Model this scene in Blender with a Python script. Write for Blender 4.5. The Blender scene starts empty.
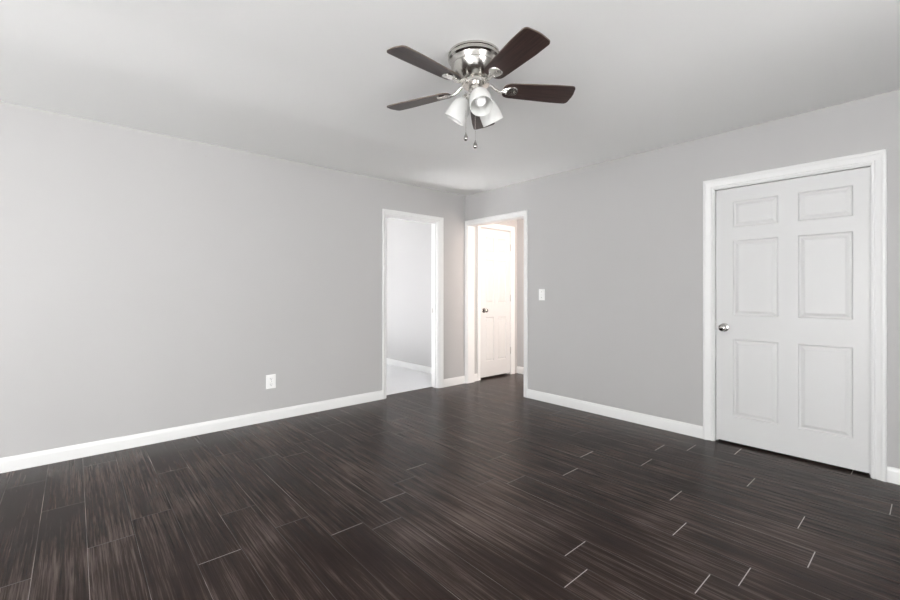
import bpy, bmesh, math, random
from mathutils import Vector, Matrix

C = bpy.context.scene.collection
SC = bpy.context.scene
R = math.radians
PI = math.pi

# ------------------------------------------------------------------ camera
CAM = Vector((4.061, -3.832, 1.19))
cd = bpy.data.cameras.new('camera')
cam = bpy.data.objects.new('camera', cd)
C.objects.link(cam)
cam.location = CAM
cam.rotation_euler = (R(90), 0, R(48.71))
cd.sensor_width = 36.0
cd.sensor_fit = 'HORIZONTAL'
cd.lens = 427.7 * 36.0 / 900.0
cd.shift_y = -8.3 / 900.0
cd.clip_start = 0.02
SC.camera = cam

# ------------------------------------------------------------------ view
SC.view_settings.view_transform = 'Standard'
SC.view_settings.look = 'None'
SC.view_settings.gamma = 1.0
SC.view_settings.use_curve_mapping = False
SC.view_settings.exposure = 0.16

# ------------------------------------------------------------------ world (daylight sky outside the windows)
W = bpy.data.worlds.new('sky')
SC.world = W
W.use_nodes = True
wn = W.node_tree.nodes
wl = W.node_tree.links
wn.clear()
sky = wn.new('ShaderNodeTexSky')
sky.sky_type = 'HOSEK_WILKIE'
sky.sun_direction = (0.3, 0.6, 0.74)
sky.turbidity = 4.0
bg = wn.new('ShaderNodeBackground')
bg.inputs['Strength'].default_value = 0.6
wo = wn.new('ShaderNodeOutputWorld')
wl.new(sky.outputs[0], bg.inputs[0])
wl.new(bg.outputs[0], wo.inputs[0])


def area(name, loc, direction, sx, sy, power, col=(1, 1, 1), spread=180):
    ld = bpy.data.lights.new(name, 'AREA')
    ld.shape = 'RECTANGLE'
    ld.size = sx
    ld.size_y = sy
    ld.energy = power
    ld.color = col
    ld.spread = R(spread)
    o = bpy.data.objects.new(name, ld)
    C.objects.link(o)
    o.location = loc
    o.rotation_euler = Vector(direction).to_track_quat('-Z', 'Y').to_euler()
    return o


# room: x 0..XM, y YM..0, z 0..H ; daylight enters through the windows of the two walls behind the camera
XM, YM, H = 9.0, -10.0, 2.44
WT = 0.12
WIN1 = (-4.1, -1.3, 0.10, 2.10)        # glazed patio door on the wall x = XM   (y0, y1, z0, z1)
WIN2 = (3.5, 6.7, 0.10, 2.10)          # wide window on the wall y = YM   (x0, x1, z0, z1)
WIN3 = (-3.4, -1.3, 0.25, 1.58)         # side room, wall y = -4.0
area('daylight_patio_door', (XM + 0.10, (WIN1[0] + WIN1[1]) / 2, (WIN1[2] + WIN1[3]) / 2), (-1, 0, 0), 2.7, 1.9, 275, (0.992, 0.992, 0.985))
area('daylight_rear_window', ((WIN2[0] + WIN2[1]) / 2, YM - 0.10, (WIN2[2] + WIN2[3]) / 2), (0, 1, 0), 3.1, 1.9, 440, (0.99, 0.992, 0.99))
area('daylight_side_room', ((WIN3[0] + WIN3[1]) / 2, -4.10, (WIN3[2] + WIN3[3]) / 2), (0, 1, 0), 2.0, 1.25, 24, (0.94, 0.97, 1.0))
area('hall_far_fill', (2.22, 0.58, 1.25), (-1, 0, -0.55), 0.8, 1.6, 60, (1.0, 0.86, 0.78))  # added warm fill lamp evening out the hall door; the far wall has no opening
sd = bpy.data.lights.new('sun', 'SUN')
sd.energy = 78.0
sd.angle = R(0.6)
sd.color = (0.99, 0.99, 1.0)
sun = bpy.data.objects.new('sun', sd)
C.objects.link(sun)
sun.rotation_euler = Vector((0.2, 1.0, -0.5)).to_track_quat('-Z', 'Y').to_euler()
HALL_GLOW = 31.0


# ------------------------------------------------------------------ materials
def newmat(name):
    m = bpy.data.materials.new(name)
    m.use_nodes = True
    nt = m.node_tree
    return m, nt, nt.nodes['Principled BSDF']


def N(nt, kind, **kw):
    n = nt.nodes.new(kind)
    for k, v in kw.items():
        setattr(n, k, v)
    return n


def paint(name, col, rough, bump=0.0, scale=300.0, var=0.0, spec=0.4):
    m, nt, b = newmat(name)
    b.inputs['Base Color'].default_value = (*col, 1)
    b.inputs['Roughness'].default_value = rough
    b.inputs['Specular IOR Level'].default_value = spec
    tc = N(nt, 'ShaderNodeTexCoord')
    if bump:
        no = N(nt, 'ShaderNodeTexNoise')
        no.inputs['Scale'].default_value = scale
        no.inputs['Detail'].default_value = 3
        nt.links.new(tc.outputs['Object'], no.inputs['Vector'])
        bu = N(nt, 'ShaderNodeBump')
        bu.inputs['Strength'].default_value = bump
        bu.inputs['Distance'].default_value = 0.002
        nt.links.new(no.outputs['Fac'], bu.inputs['Height'])
        nt.links.new(bu.outputs[0], b.inputs['Normal'])
    if var:
        n2 = N(nt, 'ShaderNodeTexNoise')
        n2.inputs['Scale'].default_value = 1.3
        n2.inputs['Detail'].default_value = 2
        nt.links.new(tc.outputs['Object'], n2.inputs['Vector'])
        mx = N(nt, 'ShaderNodeMix', data_type='RGBA')
        mx.inputs['A'].default_value = (*[c * (1 - var) for c in col], 1)
        mx.inputs['B'].default_value = (*[min(1, c * (1 + var)) for c in col], 1)
        nt.links.new(n2.outputs['Fac'], mx.inputs['Factor'])
        nt.links.new(mx.outputs['Result'], b.inputs['Base Color'])
    return m


WALL = paint('grey_wall_paint', (0.460, 0.454, 0.449), 0.55, 0.12, 260, 0.015)
CEIL = paint('ceiling_paint', (0.90, 0.898, 0.885), 0.8, 0.15, 220, 0.01, 0.2)
TRIM = paint('white_trim_paint', (0.76, 0.76, 0.752), 0.32, 0.05, 40)
DOOR = paint('white_door_paint', (0.655, 0.655, 0.65), 0.36, 0.08, 90)
CARPET = paint('white_carpet', (0.74, 0.74, 0.75), 0.95, 0.9, 180, 0.06, 0.1)
PLASTIC = paint('white_plastic', (0.85, 0.85, 0.84), 0.3)
DARK = paint('dark_slot', (0.03, 0.03, 0.03), 0.6)
EXTERIOR = paint('exterior_concrete', (0.30, 0.29, 0.275), 0.9, 0.3, 30, 0.1)


def metal(name, col, rough, brush=False):
    m, nt, b = newmat(name)
    b.inputs['Base Color'].default_value = (*col, 1)
    b.inputs['Metallic'].default_value = 1
    b.inputs['Roughness'].default_value = rough
    if brush:
        tc = N(nt, 'ShaderNodeTexCoord')
        mp = N(nt, 'ShaderNodeMapping')
        mp.inputs['Scale'].default_value = (20, 20, 900)
        no = N(nt, 'ShaderNodeTexNoise')
        no.inputs['Scale'].default_value = 1
        nt.links.new(tc.outputs['Object'], mp.inputs[0])
        nt.links.new(mp.outputs[0], no.inputs['Vector'])
        mr = N(nt, 'ShaderNodeMapRange')
        mr.inputs['To Min'].default_value = rough * 0.7
        mr.inputs['To Max'].default_value = rough * 1.4
        nt.links.new(no.outputs['Fac'], mr.inputs['Value'])
        nt.links.new(mr.outputs[0], b.inputs['Roughness'])
    return m


NICKEL = metal('brushed_nickel', (0.56, 0.545, 0.515), 0.19, True)
NICKEL2 = metal('satin_nickel', (0.68, 0.66, 0.63), 0.2)
KNOBM = metal('polished_nickel', (0.40, 0.385, 0.365), 0.12)
HINGEM = metal('hinge_steel', (0.45, 0.43, 0.41), 0.35)


def wood_blade():
    m, nt, b = newmat('dark_walnut_blade')
    tc = N(nt, 'ShaderNodeTexCoord')
    mp = N(nt, 'ShaderNodeMapping')
    mp.inputs['Scale'].default_value = (6, 130, 60)
    no = N(nt, 'ShaderNodeTexNoise')
    no.inputs['Scale'].default_value = 1
    no.inputs['Detail'].default_value = 5
    no.inputs['Distortion'].default_value = 0.6
    nt.links.new(tc.outputs['Object'], mp.inputs[0])
    nt.links.new(mp.outputs[0], no.inputs['Vector'])
    cr = N(nt, 'ShaderNodeValToRGB')
    cr.color_ramp.elements[0].position = 0.3
    cr.color_ramp.elements[0].color = (0.015, 0.0075, 0.0065, 1)
    cr.color_ramp.elements[1].position = 0.75
    cr.color_ramp.elements[1].color = (0.062, 0.033, 0.028, 1)
    nt.links.new(no.outputs['Fac'], cr.inputs[0])
    nt.links.new(cr.outputs[0], b.inputs['Base Color'])
    b.inputs['Roughness'].default_value = 0.38
    b.inputs['Specular IOR Level'].default_value = 0.5
    return m


BLADE = wood_blade()
BLADE_EDGE = paint('blade_edge_veneer', (0.11, 0.082, 0.066), 0.5)


def glass_shade_mat():
    m, nt, b = newmat('alabaster_glass')
    b.inputs['Base Color'].default_value = (0.88, 0.88, 0.87, 1)
    b.inputs['Roughness'].default_value = 0.25
    tc = N(nt, 'ShaderNodeTexCoord')
    no = N(nt, 'ShaderNodeTexNoise')
    no.inputs['Scale'].default_value = 35
    no.inputs['Detail'].default_value = 4
    no.inputs['Distortion'].default_value = 1.5
    nt.links.new(tc.outputs['Object'], no.inputs['Vector'])
    mx = N(nt, 'ShaderNodeMix', data_type='RGBA')
    mx.inputs['A'].default_value = (0.80, 0.80, 0.79, 1)
    mx.inputs['B'].default_value = (0.93, 0.93, 0.92, 1)
    nt.links.new(no.outputs['Fac'], mx.inputs['Factor'])
    nt.links.new(mx.outputs['Result'], b.inputs['Base Color'])
    tr = N(nt, 'ShaderNodeBsdfTranslucent')
    tr.inputs['Color'].default_value = (0.92, 0.92, 0.90, 1)
    ms = N(nt, 'ShaderNodeMixShader')
    ms.inputs[0].default_value = 0.45
    nt.links.new(b.outputs[0], ms.inputs[1])
    nt.links.new(tr.outputs[0], ms.inputs[2])
    nt.links.new(ms.outputs[0], nt.nodes['Material Output'].inputs['Surface'])
    return m


SHADE = glass_shade_mat()
BULB = paint('frosted_bulb', (0.95, 0.95, 0.94), 0.25)


def pane_mat():
    m, nt, b = newmat('window_glass')
    nt.nodes.remove(b)
    t = N(nt, 'ShaderNodeBsdfTransparent')
    t.inputs['Color'].default_value = (0.96, 0.96, 0.96, 1)
    g = N(nt, 'ShaderNodeBsdfGlossy')
    g.inputs['Roughness'].default_value = 0.02
    fr = N(nt, 'ShaderNodeFresnel')
    fr.inputs['IOR'].default_value = 1.3
    ms = N(nt, 'ShaderNodeMixShader')
    nt.links.new(fr.outputs[0], ms.inputs[0])
    nt.links.new(t.outputs[0], ms.inputs[1])
    nt.links.new(g.outputs[0], ms.inputs[2])
    nt.links.new(ms.outputs[0], nt.nodes['Material Output'].inputs['Surface'])
    return m


PANE = pane_mat()


def glow_mat(name, col, strength):
    m, nt, b = newmat(name)
    b.inputs['Base Color'].default_value = (0.9, 0.9, 0.88, 1)
    b.inputs['Emission Color'].default_value = (*col, 1)
    b.inputs['Emission Strength'].default_value = strength
    return m


HALL_GLASS = glow_mat('lit_dome_glass', (1.0, 0.83, 0.74), HALL_GLOW)


def plank_mat():
    m, nt, b = newmat('dark_plank_flooring')
    L = nt.links.new
    tc = N(nt, 'ShaderNodeTexCoord')
    at = N(nt, 'ShaderNodeAttribute', attribute_name='plank')   # r = tone, g = seed
    sp = N(nt, 'ShaderNodeSeparateColor')
    L(at.outputs['Color'], sp.inputs[0])
    sx = N(nt, 'ShaderNodeSeparateXYZ')
    L(tc.outputs['Object'], sx.inputs[0])

    def coord(fx, fy, k):
        def ma(op, a, bb):
            n = N(nt, 'ShaderNodeMath', operation=op)
            for i, v in enumerate((a, bb)):
                if isinstance(v, (int, float)):
                    n.inputs[i].default_value = v
                else:
                    L(v, n.inputs[i])
            return n.outputs[0]
        cx = ma('ADD', ma('MULTIPLY', sx.outputs['X'], fx), ma('MULTIPLY', sp.outputs['Green'], 37.0 * k))
        cy = ma('MULTIPLY', sx.outputs['Y'], fy)
        cb = N(nt, 'ShaderNodeCombineXYZ')
        L(cx, cb.inputs['X'])
        L(cy, cb.inputs['Y'])
        L(ma('MULTIPLY', sp.outputs['Green'], 11.0), cb.inputs['Z'])
        return cb.outputs[0]

    def noise(vec, detail, rough=0.55, dist=0.0, scale=1.0):
        n = N(nt, 'ShaderNodeTexNoise')
        n.inputs['Scale'].default_value = scale
        n.inputs['Detail'].default_value = detail
        n.inputs['Roughness'].default_value = rough
        n.inputs['Distortion'].default_value = dist
        L(vec, n.inputs['Vector'])
        return n.outputs['Fac']

    n1 = noise(coord(1.5, 46, 1.0), 6, 0.66, 0.5)     # broad grain
    n2 = noise(coord(3.2, 170, 2.0), 5, 0.68, 0.25)    # fine grain
    n3 = noise(tc.outputs['Object'], 3, 0.55, 0.3, 1.6)   # worn hazy patches

    def ma(op, a, bb):
        n = N(nt, 'ShaderNodeMath', operation=op)
        for i, v in enumerate((a, bb)):
            if isinstance(v, (int, float)):
                n.inputs[i].default_value = v
            else:
                L(v, n.inputs[i])
        return n.outputs[0]
    s = ma('ADD', ma('MULTIPLY', n1, 0.56), ma('MULTIPLY', n2, 0.62))
    s = ma('ADD', s, ma('MULTIPLY', n3, 0.34))
    s = ma('ADD', s, ma('MULTIPLY', sp.outputs['Red'], 0.05))
    cr = N(nt, 'ShaderNodeValToRGB')
    e = cr.color_ramp.elements
    e[0].position = 0.66
    e[0].color = (0.0185, 0.0118, 0.0102, 1)
    e[1].position = 0.96
    e[1].color = (0.115, 0.088, 0.077, 1)
    q = e.new(0.79)
    q.color = (0.0315, 0.0207, 0.0178, 1)
    L(s, cr.inputs[0])
    L(cr.outputs[0], b.inputs['Base Color'])
    mr = N(nt, 'ShaderNodeMapRange')
    mr.inputs['To Min'].default_value = 0.17
    mr.inputs['To Max'].default_value = 0.32
    L(n2, mr.inputs['Value'])
    L(mr.outputs[0], b.inputs['Roughness'])
    b.inputs['Specular IOR Level'].default_value = 0.10
    bu = N(nt, 'ShaderNodeBump')
    bu.inputs['Strength'].default_value = 0.25
    bu.inputs['Distance'].default_value = 0.0015
    L(s, bu.inputs['Height'])
    L(bu.outputs[0], b.inputs['Normal'])
    return m


PLANK = plank_mat()


def joint_mat():
    m, nt, b = newmat('plank_end_joint')
    at = N(nt, 'ShaderNodeAttribute', attribute_name='plank')
    sp = N(nt, 'ShaderNodeSeparateColor')
    nt.links.new(at.outputs['Color'], sp.inputs[0])
    mx = N(nt, 'ShaderNodeMix', data_type='RGBA')
    mx.inputs['A'].default_value = (0.022, 0.017, 0.015, 1)
    mx.inputs['B'].default_value = (0.40, 0.36, 0.34, 1)
    nt.links.new(sp.outputs['Red'], mx.inputs['Factor'])
    nt.links.new(mx.outputs['Result'], b.inputs['Base Color'])
    b.inputs['Roughness'].default_value = 0.6
    return m


JOINT = joint_mat()


def seam_mat():
    m, nt, b = newmat('plank_side_seam')
    tc = N(nt, 'ShaderNodeTexCoord')
    no = N(nt, 'ShaderNodeTexNoise')
    no.inputs['Scale'].default_value = 2.2
    no.inputs['Detail'].default_value = 3
    nt.links.new(tc.outputs['Object'], no.inputs['Vector'])
    cr = N(nt, 'ShaderNodeValToRGB')
    cr.color_ramp.elements[0].position = 0.48
    cr.color_ramp.elements[0].color = (0.014, 0.009, 0.008, 1)
    cr.color_ramp.elements[1].position = 0.66
    cr.color_ramp.elements[1].color = (0.26, 0.22, 0.20, 1)
    nt.links.new(no.outputs['Fac'], cr.inputs[0])
    nt.links.new(cr.outputs[0], b.inputs['Base Color'])
    b.inputs['Roughness'].default_value = 0.55
    return m


SEAM = seam_mat()


# ------------------------------------------------------------------ mesh helpers
def box(bm, x0, x1, y0, y1, z0, z1, mi=0):
    v = [bm.verts.new(p) for p in ((x0, y0, z0), (x1, y0, z0), (x1, y1, z0), (x0, y1, z0),
                                   (x0, y0, z1), (x1, y0, z1), (x1, y1, z1), (x0, y1, z1))]
    for q in ((3, 2, 1, 0), (4, 5, 6, 7), (0, 1, 5, 4), (1, 2, 6, 5), (2, 3, 7, 6), (3, 0, 4, 7)):
        f = bm.faces.new([v[i] for i in q])
        f.material_index = mi
    return v


def lathe(bm, prof, n=48, mi=0, cap=True):
    """revolve (r, z) points about Z"""
    rings = []
    for r, z in prof:
        if r < 1e-6:
            rings.append([bm.verts.new((0, 0, z))])
        else:
            rings.append([bm.verts.new((r * math.cos(2 * PI * i / n), r * math.sin(2 * PI * i / n), z)) for i in range(n)])
    for a, b in zip(rings, rings[1:]):
        for i in range(n):
            j = (i + 1) % n
            if len(a) == 1 and len(b) == 1:
                continue
            if len(a) == 1:
                f = bm.faces.new((a[0], b[i], b[j]))
            elif len(b) == 1:
                f = bm.faces.new((a[i], a[j], b[0]))
            else:
                f = bm.faces.new((a[i], a[j], b[j], b[i]))
            f.material_index = mi
    if cap:
        for ring in (rings[0], rings[-1]):
            if len(ring) > 1:
                bm.faces.new(ring).material_index = mi


def tube(bm, pts, rad, n=10, mi=0):
    """swept tube; rad is one radius or a list"""
    pts = [Vector(p) for p in pts]
    rads = rad if isinstance(rad, (list, tuple)) else [rad] * len(pts)
    rings = []
    for k, p in enumerate(pts):
        d = (pts[min(k + 1, len(pts) - 1)] - pts[max(k - 1, 0)]).normalized()
        ref = Vector((0, 0, 1)) if abs(d.z) < 0.9 else Vector((1, 0, 0))
        u = d.cross(ref).normalized()
        w = d.cross(u)
        rings.append([bm.verts.new(p + rads[k] * (math.cos(2 * PI * i / n) * u + math.sin(2 * PI * i / n) * w)) for i in range(n)])
    for a, b in zip(rings, rings[1:]):
        for i in range(n):
            j = (i + 1) % n
            bm.faces.new((a[i], a[j], b[j], b[i])).material_index = mi
    bm.faces.new(rings[0]).material_index = mi
    bm.faces.new(rings[-1]).material_index = mi


def obj(name, bm, mats, parent=None, loc=None, smooth=None, rot=None):
    bmesh.ops.recalc_face_normals(bm, faces=bm.faces[:])
    me = bpy.data.meshes.new(name)
    bm.to_mesh(me)
    bm.free()
    for m in (mats if isinstance(mats, (list, tuple)) else [mats]):
        me.materials.append(m)
    if smooth is not None:
        me.shade_smooth()
        me.set_sharp_from_angle(angle=R(smooth))
    o = bpy.data.objects.new(name, me)
    C.objects.link(o)
    if parent:
        o.parent = parent
    if loc is not None:
        o.location = loc
    if rot is not None:
        o.rotation_euler = rot
    return o


def tag(o, label, cat, kind=None, group=None):
    o['label'] = label
    o['category'] = cat
    if kind:
        o['kind'] = kind
    if group:
        o['group'] = group
    return o


def struct(name, bm, mats, label, cat, smooth=None):
    return tag(obj(name, bm, mats, smooth=smooth), label, cat, 'structure')


def empty(name, loc, label, cat, rot=(0, 0, 0), kind=None, group=None):
    o = bpy.data.objects.new(name, None)
    C.objects.link(o)
    o.location = loc
    o.rotation_euler = rot
    o.empty_display_size = 0.1
    return tag(o, label, cat, kind, group)


# wall frames: map (u along the wall, d out of the wall into view, z) to the world
def on_right(u, d, z):     # wall y = 0, room on -y
    return (u, -d, z)


def on_left(u, d, z):      # wall x = 0, room on +x
    return (d, u, z)


def wall_with_holes(bm, fr, u0, u1, z0, z1, d0, d1, holes):
    """box wall from u0..u1, z0..z1, depth d0..d1 (frame fr) with rectangular holes (ua, ub, za, zb)"""
    us = sorted({u0, u1, *[h[0] for h in holes], *[h[1] for h in holes]})
    zs = sorted({z0, z1, *[h[2] for h in holes], *[h[3] for h in holes]})

    def solid(i, k):
        if i < 0 or k < 0 or i >= len(us) - 1 or k >= len(zs) - 1:
            return False
        um, zm = (us[i] + us[i + 1]) / 2, (zs[k] + zs[k + 1]) / 2
        return not any(h[0] < um < h[1] and h[2] < zm < h[3] for h in holes)

    def quad(*p):
        bm.faces.new([bm.verts.new(fr(*q)) for q in p])
    for i in range(len(us) - 1):
        for k in range(len(zs) - 1):
            if not solid(i, k):
                continue
            a, b, c, d = us[i], us[i + 1], zs[k], zs[k + 1]
            quad((a, d0, c), (b, d0, c), (b, d0, d), (a, d0, d))
            quad((a, d1, c), (b, d1, c), (b, d1, d), (a, d1, d))
            if not solid(i - 1, k):
                quad((a, d0, c), (a, d1, c), (a, d1, d), (a, d0, d))
            if not solid(i + 1, k):
                quad((b, d0, c), (b, d1, c), (b, d1, d), (b, d0, d))
            if not solid(i, k - 1):
                quad((a, d0, c), (b, d0, c), (b, d1, c), (a, d1, c))
            if not solid(i, k + 1):
                quad((a, d0, d), (b, d0, d), (b, d1, d), (a, d1, d))
    bmesh.ops.remove_doubles(bm, verts=bm.verts[:], dist=1e-5)


# ------------------------------------------------------------------ opening sizes
LD = (-1.229, -0.450, 2.062)        # left doorway: y0, y1, head
HD = (0.036, 0.975, 2.056)          # hall doorway: x0, x1, head
MD = (2.882, 3.790, 2.010)          # main closed door: x0, x1, head
HC = (0.278, 0.896, 2.062)          # hall closet door (wall x = 0 of the hall): y0, y1, head
HALL_END = 1.045
HALL_X = 2.3

# ------------------------------------------------------------------ walls
bm = bmesh.new()
wall_with_holes(bm, on_left, YM, 0.12, 0, H + 0.03, 0, -WT, [(LD[0], LD[1], 0, LD[2])])
struct('wall_left', bm, WALL, 'long grey painted wall at left with white doorway and outlet', 'wall')
bm = bmesh.new()
wall_with_holes(bm, on_right, 0.0, XM + WT, 0, H + 0.03, 0, -WT, [(HD[0], HD[1], 0, HD[2]), (MD[0], MD[1], 0, MD[2])])
struct('wall_right', bm, WALL, 'grey painted wall at right with light switch and closed white door', 'wall')
bm = bmesh.new()
wall_with_holes(bm, lambda u, d, z: (XM + d, u, z), YM - WT, 0.0, 0, H + 0.03, 0, WT, [WIN1])
struct('wall_window', bm, WALL, 'grey wall behind the camera, pierced by a wide window', 'wall')
bm = bmesh.new()
wall_with_holes(bm, lambda u, d, z: (u, YM - d, z), -WT, XM, 0, H + 0.03, 0, WT, [WIN2])
struct('wall_rear', bm, WALL, 'rear grey wall opposite the hall doorway, with one window', 'wall')

bm = bmesh.new()
box(bm, 4.9, 5.02, -1.4, 0.0, 0, H + 0.03)  # unseen stub added to block patio-door light from the wall's right end
struct('wall_shade_stub', bm, WALL, 'added unseen wall stub that shades the right end of the right wall', 'wall')

# hall beyond the right wall
bm = bmesh.new()
wall_with_holes(bm, on_left, 0.12, HALL_END + WT, 0, H + 0.03, 0, -WT, [(HC[0], HC[1], 0, HC[2])])
box(bm, -WT - 0.06, -WT, 0.16, HALL_END + WT, 0, H + 0.03)
struct('wall_hall_left', bm, WALL, 'hall wall holding the narrow white six-panel door', 'wall')
bm = bmesh.new()
box(bm, 0.0, HALL_X + WT, HALL_END, HALL_END + WT, 0, H + 0.03)
struct('wall_hall_end', bm, WALL, 'sliver of warm lit wall seen right of the hall door', 'wall')
bm = bmesh.new()
box(bm, HALL_X, HALL_X + WT, 0.12, HALL_END, 0, H + 0.03)
struct('wall_hall_far', bm, WALL, 'hidden far wall of the little hall', 'wall')
# closet behind the main closed door
bm = bmesh.new()
box(bm, 2.6, 4.2, 0.80, 0.90, 0, H + 0.03)
box(bm, 2.5, 2.6, 0.12, 0.90, 0, H + 0.03)
box(bm, 4.2, 4.3, 0.12, 0.90, 0, H + 0.03)
struct('wall_closet', bm, WALL, 'unlit closet walls hidden behind the closed white door', 'wall')
# side room beyond the left wall
SRX, SRY, SRE = -4.2, -4.0, 0.032
bm = bmesh.new()
box(bm, SRX - WT, -WT, SRE, SRE + WT - 0.03, 0, H + 0.03)
struct('wall_side_room_end', bm, WALL, 'pale wall seen through the left open doorway', 'wall')
bm = bmesh.new()
wall_with_holes(bm, lambda u, d, z: (u, SRY - d, z), SRX - WT, -WT, 0, H + 0.03, 0, WT, [WIN3])
struct('wall_side_room_window', bm, WALL, 'hidden window wall of the carpeted side room', 'wall')
bm = bmesh.new()
box(bm, SRX - WT, SRX, SRY, SRE, 0, H + 0.03)
struct('wall_side_room_far', bm, WALL, 'hidden far wall of the carpeted side room', 'wall')

# ------------------------------------------------------------------ ceilings
bm = bmesh.new()
NX, NY = 150, 80


def ceil_z(x, y):
    def sm(a, b, t):
        t = min(1, max(0, (t - a) / (b - a)))
        return t * t * (3 - 2 * t)
    fade = sm(0.5, 1.9, -y)
    dip = max(0.0, min(x / 1.08, (1.62 - x) / 0.54))
    return H - 0.026 * dip * fade


g = [[bm.verts.new((XM * i / NX, YM * j / NY, ceil_z(XM * i / NX, YM * j / NY))) for j in range(NY + 1)] for i in range(NX + 1)]
for i in range(NX):
    for j in range(NY):
        bm.faces.new((g[i][j], g[i][j + 1], g[i + 1][j + 1], g[i + 1][j]))
ext = bmesh.ops.extrude_face_region(bm, geom=bm.faces[:])
for v in ext['geom']:
    if isinstance(v, bmesh.types.BMVert):
        v.co.z = H + 0.10
struct('ceiling', bm, CEIL, 'white ceiling over the main room with a faint drywall ridge', 'ceiling', smooth=30)
bm = bmesh.new()
box(bm, 0, HALL_X, 0.12, HALL_END, H, H + 0.1)
box(bm, 2.6, 4.2, 0.12, 0.80, H, H + 0.1)
struct('ceiling_hall', bm, CEIL, 'white ceiling over the little hall behind the right wall', 'ceiling')
bm = bmesh.new()
box(bm, SRX, -WT, SRY, SRE, H, H + 0.1)
struct('ceiling_side_room', bm, CEIL, 'white ceiling over the carpeted side room', 'ceiling')

# ------------------------------------------------------------------ floors
random.seed(7)
PW, PL = 0.179, 1.23
ROW_X = {-2: 2.2, -1: 3.69, 0: 3.081, 1: 2.823, 2: 3.893, 3: 3.293, 4: 2.722, 5: 3.597, 6: 3.053, 7: 3.691, 8: 3.207,
         9: 3.529, 10: 3.429, 11: 2.953, 12: 3.07, 13: 1.98, 15: 2.107, 18: 1.936}
bm = bmesh.new()
colr = bm.loops.layers.float_color.new('plank')
SEEN = {(11, 1.72), (13, 1.98), (15, 2.11), (18, 1.94)}
GAP, JG = 0.0021, 0.0038
FX0, FX1, FY0, FY1 = -0.115, 4.95, -4.75, HALL_END


def fquad(x0, x1, y0, y1, mi, c):
    x0, x1, y0, y1 = max(x0, FX0), min(x1, FX1), max(y0, FY0), min(y1, FY1)
    if x1 - x0 < 1e-5 or y1 - y0 < 1e-5:
        return
    f = bm.faces.new([bm.verts.new(p) for p in ((x0, y0, 0), (x1, y0, 0), (x1, y1, 0), (x0, y1, 0))])
    f.material_index = mi
    for lp in f.loops:
        lp[colr] = (c[0], c[1], 0, 1)


for r in range(-7, 28):
    yt = -0.027 - PW * r
    yb = yt - PW
    x = ROW_X.get(r, random.uniform(0, PL))
    x = x - PL * math.ceil((x - FX0) / PL)
    fquad(FX0, FX1, yt - GAP, yt, 2, (0.5, 0.5))
    while x < FX1:
        c = (random.random(), random.random())
        fquad(x + JG, x + PL, yb, yt - GAP, 0, c)
        worn = 0.95 if x > 2.3 else (0.55 if (r, round(x, 2)) in SEEN else random.uniform(0.0, 0.22))
        fquad(x, x + JG, yb + 0.004, yt - GAP - 0.004, 1, (worn, 0.5))
        fquad(x, x + JG, yb, yb + 0.004, 2, c)
        fquad(x, x + JG, yt - GAP - 0.004, yt - GAP, 2, c)
        x += PL
floor = struct('floor', bm, [PLANK, JOINT, SEAM], 'dark brown wood plank floor running through into the hall', 'floor')
bm = bmesh.new()
box(bm, SRX, -WT + 0.004, SRY, SRE, -0.05, 0.004)
struct('floor_side_room', bm, CARPET, 'white carpet floor seen through the left open doorway', 'floor')
bm = bmesh.new()
box(bm, 4.95, XM, YM, 0, -0.05, 0.006)  # pale surface added out of view, throws window light up to the ceiling
box(bm, 0, 4.95, YM, -4.75, -0.05, 0.006)
struct('floor_rear_bounce', bm, CARPET, 'pale carpet added unseen behind the camera to bounce light onto the ceiling', 'floor')
bm = bmesh.new()
box(bm, -12, 12, -14, 8, -0.35, -0.3)
struct('ground', bm, EXTERIOR, 'pale concrete patio outside the windows, out of view', 'ground')


# ------------------------------------------------------------------ trim: casings, jambs, baseboards
CAS = [(0.0, 0.0), (0.0, 0.009), (0.003, 0.0115), (0.012, 0.0120), (0.015, 0.0070), (0.022, 0.0075), (0.030, 0.0120), (0.044, 0.0160), (0.047, 0.0190),
       (0.061, 0.0195), (0.066, 0.0150), (0.066, 0.0)]


def casing(bm, fr, ua, ub, zt, wl_, wr_, wt_, side=1, face=0.0, z0=0.0):
    """mitred three-sided casing round the opening ua..ub; side = +1 view side, -1 far side of the wall"""
    loops = []
    for c in range(4):
        ring = []
        for u, t in CAS:
            k = u / 0.066
            d = face + side * t
            if c == 0:
                p = (ua - k * wl_, d, z0)
            elif c == 1:
                p = (ua - k * wl_, d, zt + k * wt_)
            elif c == 2:
                p = (ub + k * wr_, d, zt + k * wt_)
            else:
                p = (ub + k * wr_, d, z0)
            ring.append(bm.verts.new(fr(*p)))
        loops.append(ring)
    for a, b in zip(loops, loops[1:]):
        for i in range(len(CAS)):
            j = (i + 1) % len(CAS)
            bm.faces.new((a[i], a[j], b[j], b[i]))
    bm.faces.new(loops[0])
    bm.faces.new(loops[-1])


def fbox(bm, fr, u0, u1, d0, d1, z0, z1):
    v = [bm.verts.new(fr(*p)) for p in ((u0, d0, z0), (u1, d0, z0), (u1, d1, z0), (u0, d1, z0),
                                        (u0, d0, z1), (u1, d0, z1), (u1, d1, z1), (u0, d1, z1))]
    for q in ((3, 2, 1, 0), (4, 5, 6, 7), (0, 1, 5, 4), (1, 2, 6, 5), (2, 3, 7, 6), (3, 0, 4, 7)):
        bm.faces.new([v[i] for i in q])


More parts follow.
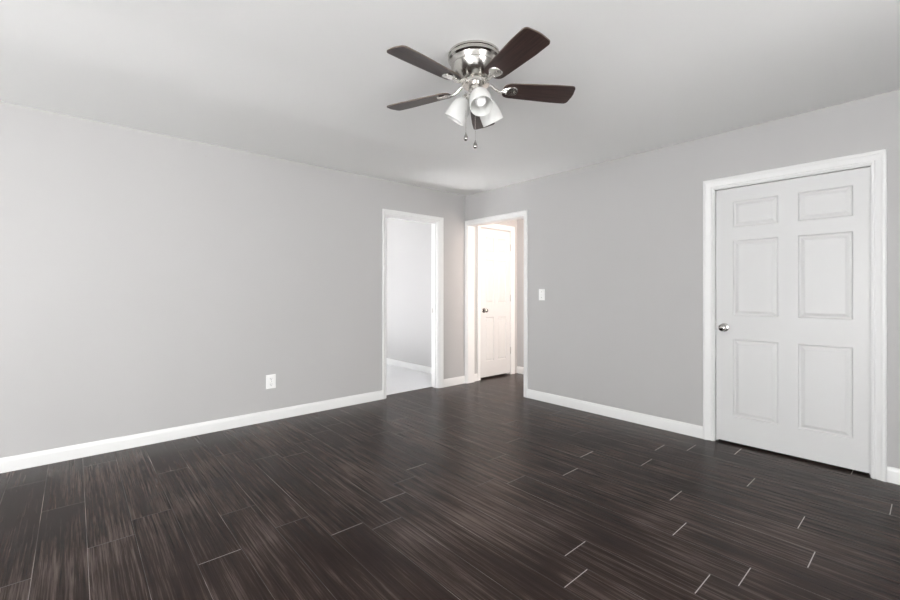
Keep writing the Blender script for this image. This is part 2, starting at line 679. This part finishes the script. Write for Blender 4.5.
def jamb(bm, fr, ua, ub, zt, d0, d1, th=0.016, stop=None):
    fbox(bm, fr, ua, ua + th, d0, d1, 0, zt)
    fbox(bm, fr, ub - th, ub, d0, d1, 0, zt)
    fbox(bm, fr, ua + th, ub - th, d0, d1, zt - th, zt)
    if stop:
        s0, s1 = stop
        fbox(bm, fr, ua + th, ua + th + 0.011, s0, s1, 0, zt - th)
        fbox(bm, fr, ub - th - 0.011, ub - th, s0, s1, 0, zt - th)
        fbox(bm, fr, ua + th + 0.011, ub - th - 0.011, s0, s1, zt - th - 0.011, zt - th)


# left doorway into the carpeted room
bm = bmesh.new()
casing(bm, on_left, LD[0] + 0.004, LD[1] - 0.004, LD[2] - 0.006, 0.040, 0.070, 0.054)
casing(bm, on_left, LD[0] + 0.004, LD[1] - 0.004, LD[2] - 0.006, 0.066, 0.066, 0.066, -1, -WT)
t1 = struct('trim_1', bm, TRIM, 'white casing round the open doorway to the carpeted room', 'door trim', 25)
bm = bmesh.new()
jamb(bm, on_left, LD[0], LD[1], LD[2], 0.0, -WT, 0.018, (-0.035, -0.07))
obj('door_jamb', bm, TRIM, t1)
bm = bmesh.new()
fbox(bm, on_left, LD[1] - 0.0205, LD[1] - 0.018, -0.082, -0.106, 0.925, 0.985)
o = obj('strike_plate', bm, HINGEM, t1)
o['label'] = 'grey metal strike plate'
# hall doorway (cased opening, no door)
bm = bmesh.new()
casing(bm, on_right, HD[0] + 0.002, HD[1] - 0.004, HD[2] - 0.006, 0.034, 0.055, 0.060)
casing(bm, on_right, HD[0] + 0.004, HD[1] - 0.004, HD[2] - 0.006, 0.050, 0.066, 0.066, -1, -WT)
t2 = struct('trim_2', bm, TRIM, 'white casing round the open hall doorway in the corner', 'door trim', 25)
bm = bmesh.new()
jamb(bm, on_right, HD[0], HD[1], HD[2], 0.0, -WT, 0.010)
obj('door_jamb', bm, TRIM, t2)
# main closed door
bm = bmesh.new()
casing(bm, on_right, MD[0] + 0.002, MD[1] - 0.004, MD[2] - 0.002, 0.072, 0.068, 0.076)
t3 = struct('trim_3', bm, TRIM, 'white casing round the large closed door at right', 'door trim', 25)
bm = bmesh.new()
jamb(bm, on_right, MD[0], MD[1], MD[2], -0.0005, -WT, 0.010, (-0.062, -0.10))
obj('door_jamb', bm, TRIM, t3)
# hall closet door
bm = bmesh.new()
casing(bm, on_left, HC[0] - 0.003, HC[1] + 0.003, HC[2] + 0.003, 0.060, 0.074, 0.066)
t4 = struct('trim_4', bm, TRIM, 'white casing round the narrow door inside the hall', 'door trim', 25)
bm = bmesh.new()
jamb(bm, on_left, HC[0] - 0.002, HC[1] + 0.002, HC[2] + 0.002, -0.0005, -WT, 0.006, (-0.05, -0.09))
obj('door_jamb', bm, TRIM, t4)

BASE = [(0.0, 0.0), (0.014, 0.0), (0.014, 0.068), (0.0125, 0.078), (0.009, 0.086), (0.0075, 0.094), (0.004, 0.097), (0.0, 0.097)]


def baseboard(name, fr, u0, u1, label):
    bm = bmesh.new()
    a = [bm.verts.new(fr(u0, d, z)) for d, z in BASE]
    b = [bm.verts.new(fr(u1, d, z)) for d, z in BASE]
    for i in range(len(BASE)):
        j = (i + 1) % len(BASE)
        bm.faces.new((a[i], a[j], b[j], b[i]))
    bm.faces.new(a)
    bm.faces.new(b)
    return struct(name, bm, TRIM, label, 'baseboard', 25)


baseboard('baseboard_left', on_left, YM, LD[0] - 0.0365, 'long white baseboard along the left wall under the outlet')
baseboard('baseboard_corner', on_left, LD[1] + 0.0665, -0.002, 'short white baseboard between the two open doorways')
baseboard('baseboard_right', on_right, HD[1] + 0.0515, MD[0] - 0.0705, 'white baseboard below the light switch, left of the closed door')
baseboard('baseboard_right_end', on_right, MD[1] + 0.0645, 4.9, 'short white baseboard at far right beyond the closed door')
baseboard('baseboard_window', lambda u, d, z: (XM - d, u, z), YM, -0.02, 'white baseboard under the window behind the camera')
baseboard('baseboard_rear', lambda u, d, z: (u, YM + d, z), 0, XM, 'white baseboard along the rear wall')
baseboard('baseboard_side_room', lambda u, d, z: (u, SRE - d, z + 0.004), SRX, -WT, 'white baseboard above white carpet through the left doorway')
baseboard('baseboard_hall_left', on_left, 0.14, HC[0] - 0.0635, 'tiny white baseboard left of the narrow hall door')
baseboard('baseboard_hall_end', lambda u, d, z: (u, HALL_END - d, z), 0.0, HALL_X, 'small white baseboard right of the narrow hall door')


# ------------------------------------------------------------------ six-panel doors
def panel_door(bm, fr, ua, ub, z0, z1, face, th, cols, rows, moat, inset):
    """slab with raised panels on its view side; cols/rows are the panel edges"""
    us = [ua] + [c for p in cols for c in p] + [ub]
    zs = [z0] + [c for p in rows for c in p] + [z1]

    def is_panel(i, k):
        return i % 2 == 1 and k % 2 == 1

    def q(*pts):
        bm.faces.new([bm.verts.new(fr(*p)) for p in pts])
    for i in range(len(us) - 1):
        for k in range(len(zs) - 1):
            a, b, c, d = us[i], us[i + 1], zs[k], zs[k + 1]
            if not is_panel(i, k):
                q((a, face, c), (b, face, c), (b, face, d), (a, face, d))
                continue
            prev = None
            for ins, dep in ((0, 0), (0.006, -moat * 0.85), (0.010, -moat), (0.016, -moat), (inset, -moat * 0.25), (inset + 0.003, -moat * 0.12)):
                ring = [(a + ins, face + dep, c + ins), (b - ins, face + dep, c + ins), (b - ins, face + dep, d - ins), (a + ins, face + dep, d - ins)]
                if prev:
                    for m in range(4):
                        n = (m + 1) % 4
                        q(prev[m], prev[n], ring[n], ring[m])
                prev = ring
            q(*prev)
    bk = face - th
    q((ua, bk, z0), (ub, bk, z0), (ub, bk, z1), (ua, bk, z1))
    for (u, v) in ((ua, ua), (ub, ub)):
        q((u, face, z0), (u, bk, z0), (u, bk, z1), (u, face, z1))
    q((ua, face, z0), (ub, face, z0), (ub, bk, z0), (ua, bk, z0))
    q((ua, face, z1), (ub, face, z1), (ub, bk, z1), (ua, bk, z1))
    bmesh.ops.remove_doubles(bm, verts=bm.verts[:], dist=1e-5)


def knob_bm():
    bm = bmesh.new()
    lathe(bm, [(0, 0), (0.033, 0), (0.033, 0.004), (0.030, 0.008), (0.016, 0.010), (0.012, 0.013), (0.011, 0.026),
               (0.015, 0.031), (0.024, 0.036), (0.0275, 0.044), (0.0275, 0.052), (0.024, 0.060), (0.016, 0.0645), (0, 0.0655)], 40, cap=False)
    return bm


def hinge_bm(h=0.09):
    bm = bmesh.new()
    lathe(bm, [(0, -h / 2 - 0.006), (0.004, -h / 2 - 0.004), (0.0062, -h / 2), (0.0062, h / 2), (0.004, h / 2 + 0.004), (0, h / 2 + 0.006)], 14, cap=False)
    return bm


# main door
DF = -0.028     # its face sits a little behind the wall plane
bm = bmesh.new()
panel_door(bm, on_right, MD[0] + 0.013, MD[1] - 0.012, 0.016, MD[2] - 0.0135, DF, 0.034,
           [(3.012, 3.297), (3.410, 3.695)], [(0.218, 0.820), (1.004, 1.589), (1.690, 1.893)], 0.011, 0.034)
d1 = struct('door_1', bm, DOOR, 'large closed white six-panel door at right with round knob', 'door', 20)
kn = obj('door_knob', knob_bm(), KNOBM, d1, (2.952, -DF, 0.908), 30, (R(90), 0, 0))
kn['label'] = 'round polished nickel knob'
bm = bmesh.new()
fbox(bm, on_right, MD[0] + 0.0102, MD[0] + 0.0128, DF - 0.004, DF + 0.0005, 0.885, 0.94)
obj('door_latch', bm, HINGEM, d1)
# hall door
HF = -0.006
bm = bmesh.new()
hw0, hw1 = HC[0] + 0.006, HC[1] - 0.007
panel_door(bm, on_left, hw0, hw1, 0.026, HC[2] - 0.008, HF, 0.034,
           [(hw0 + 0.10, hw0 + 0.265), (hw1 - 0.255, hw1 - 0.09)], [(0.235, 0.84), (1.03, 1.63), (1.735, 1.935)], 0.011, 0.030)
d2 = struct('door_2', bm, DOOR, 'narrow closed white six-panel door inside the hall', 'door', 20)
kn = obj('door_knob', knob_bm(), KNOBM, d2, (HF, 0.352, 0.934), 30, (0, R(90), 0))
kn['label'] = 'small dark shining knob'
for z in (1.822, 1.098, 0.345):
    h = obj('hinge', hinge_bm(), HINGEM, d2, (0.004, HC[1] - 0.002, z), 30)
    h['label'] = 'grey metal hinge'

# ------------------------------------------------------------------ windows behind the camera and in the side room


def window(name, fr, ua, ub, z0, z1, label):
    bm = bmesh.new()
    for (a, b, c, d) in ((ua, ua + 0.05, z0, z1), (ub - 0.05, ub, z0, z1), (ua + 0.05, ub - 0.05, z0, z0 + 0.05), (ua + 0.05, ub - 0.05, z1 - 0.05, z1)):
        fbox(bm, fr, a, b, -0.03, -0.09, c, d)
    zm = (z0 + z1) / 2
    um = (ua + ub) / 2
    fbox(bm, fr, ua + 0.05, ub - 0.05, -0.035, -0.085, zm - 0.02, zm + 0.02)
    fbox(bm, fr, um - 0.035, um + 0.035, -0.03, -0.09, z0 + 0.05, z1 - 0.05)
    w = struct(name, bm, TRIM, label, 'window')
    bm = bmesh.new()
    fbox(bm, fr, ua + 0.05, ub - 0.05, -0.058, -0.062, z0 + 0.05, z1 - 0.05)
    obj('window_pane', bm, PANE, w)
    bm = bmesh.new()
    casing(bm, fr, ua, ub, z1, 0.066, 0.066, 0.066, 1, 0.0, z0)
    fbox(bm, fr, ua - 0.08, ub + 0.08, 0.0, 0.05, z0 - 0.025, z0)
    obj('window_casing', bm, TRIM, w)
    return w


window('window_1', lambda u, d, z: (XM - d, u, z), *WIN1, 'white glazed patio door behind the camera, facing the left wall')
window('window_2', lambda u, d, z: (u, YM + d, z), *WIN2, 'wide white glazed door in the rear wall')
window('window_3', lambda u, d, z: (u, SRY + d, z), *WIN3, 'white framed window lighting the carpeted side room')

# ------------------------------------------------------------------ ceiling fan
FC = Vector((2.437 + 0.0066 + 0.009, -2.240 + 0.0075 - 0.008, H))
FZ = -0.177           # blade plane below the ceiling
fan = empty('ceiling_fan', FC, 'five-bladed dark wood and nickel ceiling fan hugging the white ceiling', 'ceiling fan')
bm = bmesh.new()
lathe(bm, [(0, 0), (0.136, 0), (0.1365, -0.010), (0.133, -0.013), (0.133, -0.018), (0.136, -0.021), (0.1355, -0.030), (0.131, -0.034),
           (0.126, -0.038), (0.121, -0.050), (0.118, -0.062), (0.120, -0.066), (0.117, -0.074), (0.109, -0.092), (0.098, -0.108), (0.084, -0.122), (0.070, -0.132),
           (0.062, -0.137), (0.058, -0.138), (0, -0.138)], 72, cap=False)
obj('motor_housing', bm, NICKEL, fan, (-0.0055, -0.0062, 0), smooth=28)
bm = bmesh.new()
lathe(bm, [(0, -0.1375), (0.052, -0.1375), (0.054, -0.141), (0.071, -0.143), (0.073, -0.147), (0.073, -0.160), (0.070, -0.164), (0.045, -0.166), (0, -0.166)], 56, cap=False)
obj('flywheel', bm, NICKEL2, fan, smooth=28)
bm = bmesh.new()
lathe(bm, [(0, -0.1655), (0.034, -0.1655), (0.036, -0.170), (0.036, -0.205), (0.040, -0.210), (0.052, -0.214), (0.054, -0.219), (0.052, -0.226),
           (0.040, -0.236), (0.020, -0.243), (0.010, -0.246), (0.008, -0.254), (0.0, -0.256)], 48, cap=False)
obj('switch_housing', bm, NICKEL2, fan, smooth=28)


def blade_bm():
    bm = bmesh.new()
    x0, x1 = 0.150, 0.534
    up, lo = [], []
    n = 26
    for i in range(n + 1):
        t = i / n
        t = 0.5 - 0.5 * math.cos(PI * t)
        x = x0 + (x1 - x0) * t
        w = 0.053 + 0.017 * min(1, (x - x0) / 0.28)
        rr = 0.040
        if x - x0 < rr:
            w -= rr * 0.75 * (1 - math.sqrt(max(0, 1 - ((rr - (x - x0)) / rr) ** 2)))
        rt = 0.022
        if x1 - x < rt:
            w -= rt * (1 - math.sqrt(max(0, 1 - ((rt - (x1 - x)) / rt) ** 2)))
        up.append((x, w))
        lo.append((x, -w))
    tip = [(x1 + 0.006 * (1 - (k / 4) ** 2), -k / 4 * 0.040) for k in range(-3, 4)]
    outline = up + tip + lo[::-1]
    th = 0.0030
    a = [bm.verts.new((x, y, -th)) for x, y in outline]
    b = [bm.verts.new((x, y, th)) for x, y in outline]
    bm.faces.new(a[::-1]).material_index = 0
    bm.faces.new(b).material_index = 0
    for i in range(len(a)):
        j = (i + 1) % len(a)
        bm.faces.new((a[i], a[j], b[j], b[i])).material_index = 1
    return bm


def iron_bm(pitch):
    """arm from the flywheel, then a spade plate screwed under the blade (blade-local, pitched frame)"""
    bm = bmesh.new()
    inv = Matrix.Rotation(-pitch, 3, 'X')
    arm = [(0.066, 0, 0.026), (0.085, 0, 0.022), (0.105, 0, 0.004), (0.128, 0, -0.008), (0.150, 0, -0.0085), (0.168, 0, -0.0075)]
    tube(bm, [inv @ Vector(p) for p in arm], [0.0085, 0.0085, 0.0075, 0.0075, 0.008, 0.006], 12)
    out = []
    for k in range(29):
        t = k / 28
        x = 0.142 + 0.088 * t
        w = 0.010 + 0.026 * math.sin(PI * min(1, (t / 0.72)) * 0.5) ** 1.3
        if t > 0.62:
            w *= math.sqrt(max(0.0, 1 - ((t - 0.62) / 0.38) ** 2))
        out.append((x, w))
    pts = out + [(x, -w) for x, w in out[::-1][1:]]
    a = [bm.verts.new((x, y, -0.0032)) for x, y in pts]
    b = [bm.verts.new((x * 0.985 + 0.0028, y * 0.86, -0.0075)) for x, y in pts]
    bm.faces.new(a)
    bm.faces.new(b[::-1])
    for i in range(len(a)):
        j = (i + 1) % len(a)
        bm.faces.new((a[i], a[j], b[j], b[i]))
    for (x, y) in ((0.170, 0.016), (0.170, -0.016), (0.212, 0)):
        t = bmesh.new()
        lathe(t, [(0.0055, -0.0072), (0.0055, -0.0088), (0.003, -0.0102), (0, -0.0105)], 12)
        me = bpy.data.meshes.new('tmp')
        bmesh.ops.translate(t, verts=t.verts[:], vec=(x, y, 0))
        t.to_mesh(me)
        t.free()
        bm.from_mesh(me)
        bpy.data.meshes.remove(me)
    return bm


PITCH = R(-12)
A0 = -158.9
b0 = obj('fan_blade', blade_bm(), [BLADE, BLADE_EDGE], fan, (0, 0, FZ), 40, (PITCH, 0, R(A0)))
i0 = obj('blade_iron', iron_bm(PITCH), NICKEL2, b0, smooth=40)
for k in range(1, 5):
    b = b0.copy()
    C.objects.link(b)
    b.parent = fan
    b.rotation_euler = (PITCH, 0, R(A0 + 72 * k))
    i = i0.copy()
    C.objects.link(i)
    i.parent = b

# light kit: three bell shades
SH_TILT = R(33)
prof_out = [(0.021, 0.0), (0.027, -0.006), (0.036, -0.016), (0.043, -0.030), (0.048, -0.048), (0.0505, -0.070), (0.0515, -0.092), (0.0520, -0.112)]
prof_out = [(r * 1.12, z * 1.06) for r, z in prof_out]
prof_in = [(r - 0.003, z - 0.001) for r, z in prof_out]


def shade_bm():
    bm = bmesh.new()
    lathe(bm, prof_out + [(0.0566, -0.1202)] + [(r, z) for r, z in prof_in[::-1] if z > -0.1185], 48, cap=False)
    return bm


def cup_bm():
    bm = bmesh.new()
    lathe(bm, [(0, 0.026), (0.013, 0.025), (0.018, 0.018), (0.0225, 0.006), (0.0245, -0.004), (0.0245, -0.010), (0.020, -0.0102), (0, -0.0102)], 32, cap=False)
    return bm


def bulb_bm():
    bm = bmesh.new()
    lathe(bm, [(0, -0.0101), (0.012, -0.0105), (0.012, -0.030), (0.014, -0.040), (0.021, -0.052), (0.0265, -0.066), (0.0275, -0.078),
               (0.025, -0.089), (0.018, -0.098), (0.009, -0.103), (0, -0.104)], 32, cap=False)
    return bm


s0 = None
for k, az in enumerate((-44.4 + 12, 75.6 + 12, 195.6 + 12)):
    a = R(az)
    hx, hy = math.cos(a), math.sin(a)
    loc = (0.060 * hx + 0.003, 0.060 * hy + 0.003, -0.224)
    eul = Matrix.Rotation(a, 3, 'Z') @ Matrix.Rotation(-SH_TILT, 3, 'Y')
    bm = bmesh.new()
    d = Vector((math.sin(SH_TILT), 0, -math.cos(SH_TILT)))
    P = Vector((0.060, 0, -0.224)) - 0.022 * d
    pts = [Vector((0.028, 0, -0.212)), Vector((0.038, 0, -0.206)), P + Vector((-0.004, 0, 0.004)), P]
    rz = Matrix.Rotation(a, 3, 'Z')
    tube(bm, [rz @ p for p in pts], 0.009, 12)
    obj('lamp_arm', bm, NICKEL2, fan, smooth=40)
    if s0 is None:
        s0 = obj('glass_shade', shade_bm(), SHADE, fan, loc, 40)
        s0.rotation_euler = eul.to_euler()
        kids = [obj('socket_cup', cup_bm(), NICKEL2, s0, smooth=30), obj('light_bulb', bulb_bm(), BULB, s0, smooth=40)]
    else:
        s = s0.copy()
        C.objects.link(s)
        s.parent = fan
        s.location = loc
        s.rotation_euler = eul.to_euler()
        for kd in kids:
            c = kd.copy()
            C.objects.link(c)
            c.parent = s

# pull chains with nickel drop pendants
RT = Vector((0.65985, 0.75140, 0))
TC = Vector((0.7514, -0.6599, 0))
for off, ztop, zend in ((RT * -0.051 + TC * 0.006, -0.200, -0.412), (RT * -0.003 + TC * 0.030, -0.222, -0.462)):
    bm = bmesh.new()
    n = int((ztop - zend) / 0.0046)
    tube(bm, [(off.x, off.y, ztop - (ztop - zend) * q / n) for q in range(n + 1)], [0.0010 if q % 2 else 0.0017 for q in range(n + 1)], 6)
    ch = obj('pull_chain', bm, NICKEL2, fan, smooth=60)
    bm = bmesh.new()
    lathe(bm, [(0, 0.002), (0.0022, 0.0), (0.0025, -0.006), (0.005, -0.010), (0.009, -0.020), (0.0115, -0.029), (0.0105, -0.036), (0.006, -0.042), (0, -0.043)], 24, cap=False)
    obj('chain_pendant', bm, KNOBM, ch, (off.x, off.y, zend), 50)


# ------------------------------------------------------------------ wall devices
def plate_bm(w, h, t=0.006, ch=0.004):
    bm = bmesh.new()
    a = [(-w / 2, -h / 2), (w / 2, -h / 2), (w / 2, h / 2), (-w / 2, h / 2)]
    r0 = [bm.verts.new((x, 0, z)) for x, z in a]
    r1 = [bm.verts.new((x, -t * 0.4, z)) for x, z in a]
    r2 = [bm.verts.new((x * (1 - 2 * ch / w), -t, z * (1 - 2 * ch / h))) for x, z in a]
    bm.faces.new(r0)
    bm.faces.new(r2)
    for p, q in ((r0, r1), (r1, r2)):
        for i in range(4):
            j = (i + 1) % 4
            bm.faces.new((p[i], p[j], q[j], q[i]))
    return bm


def screw_bm():
    bm = bmesh.new()
    lathe(bm, [(0.0042, 0), (0.0040, 0.0008), (0.0025, 0.0015), (0, 0.0017)], 14)
    return bm


out = empty('wall_outlet', (0, -2.468, 0.360), 'white duplex wall outlet low on the left grey wall', 'electrical outlet', (0, 0, R(90)))
obj('cover_plate', plate_bm(0.088, 0.128), PLASTIC, out)
for zc in (0.026, -0.026):
    bm = bmesh.new()
    pts = []
    for i in range(28):
        an = 2 * PI * i / 28
        pts.append((0.0185 * math.cos(an), max(-0.0135, min(0.0135, 0.0185 * math.sin(an)))))
    a = [bm.verts.new((x, -0.0058, zc + z)) for x, z in pts]
    b = [bm.verts.new((x * 0.97, -0.0082, zc + z * 0.97)) for x, z in pts]
    bm.faces.new(b)
    bm.faces.new(a)
    for i in range(28):
        j = (i + 1) % 28
        bm.faces.new((a[i], a[j], b[j], b[i]))
    rc = obj('receptacle', bm, PLASTIC, out)
    bm = bmesh.new()
    box(bm, -0.0085, -0.0060, -0.0086, -0.0080, zc - 0.0010, zc + 0.0085)
    box(bm, 0.0060, 0.0085, -0.0086, -0.0080, zc + 0.0005, zc + 0.0080)
    box(bm, -0.0028, 0.0028, -0.0086, -0.0080, zc - 0.0105, zc - 0.0050)
    s = obj('plug_slots', bm, DARK, rc)
    s['label'] = 'dark plug slots'
obj('screw', screw_bm(), NICKEL2, out, (0, -0.0059, 0), 30, (R(90), 0, 0))

sw = empty('light_switch', (1.217, 0, 1.158), 'white toggle light switch beside the hall doorway on the right wall', 'light switch')
obj('cover_plate', plate_bm(0.078, 0.124), PLASTIC, sw)
bm = bmesh.new()
box(bm, -0.0062, 0.0062, -0.0072, -0.0055, -0.013, 0.013)
v = box(bm, -0.0045, 0.0045, -0.017, -0.0070, -0.009, 0.0)
for q in v:
    if q.co.y < -0.01:
        q.co.z -= 0.004
obj('toggle', bm, PLASTIC, sw)
for z in (0.030, -0.030):
    obj('screw', screw_bm(), NICKEL2, sw, (0, -0.0059, z), 30, (R(90), 0, 0))

# tiny nail left in the left wall
_f = Vector((-0.7514, 0.6599, 0))
_d = _f + (205.6 - 450) / 427.7 * RT + Vector((0, 0, (291.7 - 156.6) / 427.7))
_p = CAM + _d * (-CAM.x / _d.x)
bm = bmesh.new()
lathe(bm, [(0.0, -0.004), (0.0012, -0.004), (0.0012, 0.010), (0.0042, 0.0105), (0.0042, 0.012), (0, 0.0125)], 12, cap=False)
tag(obj('nail', bm, HINGEM, None, (0, _p.y, _p.z), 30, (0, R(90), 0)), 'tiny dark nail head high on the left grey wall', 'nail')

# hall ceiling light (lights the hall; hidden above the doorway head)
hl = empty('hall_ceiling_light', (0.85, 0.62, H), 'lit round dome light on the hall ceiling above the doorway head', 'ceiling light')
bm = bmesh.new()
lathe(bm, [(0, 0), (0.13, 0), (0.135, -0.010), (0.13, -0.022), (0, -0.022)], 40, cap=False)
obj('light_base', bm, NICKEL2, hl, smooth=30)
bm = bmesh.new()
lathe(bm, [(0, -0.0221), (0.120, -0.0221), (0.125, -0.050), (0.115, -0.090), (0.085, -0.120), (0.045, -0.136), (0, -0.141)], 40, cap=False)
obj('light_dome', bm, HALL_GLASS, hl, smooth=60)
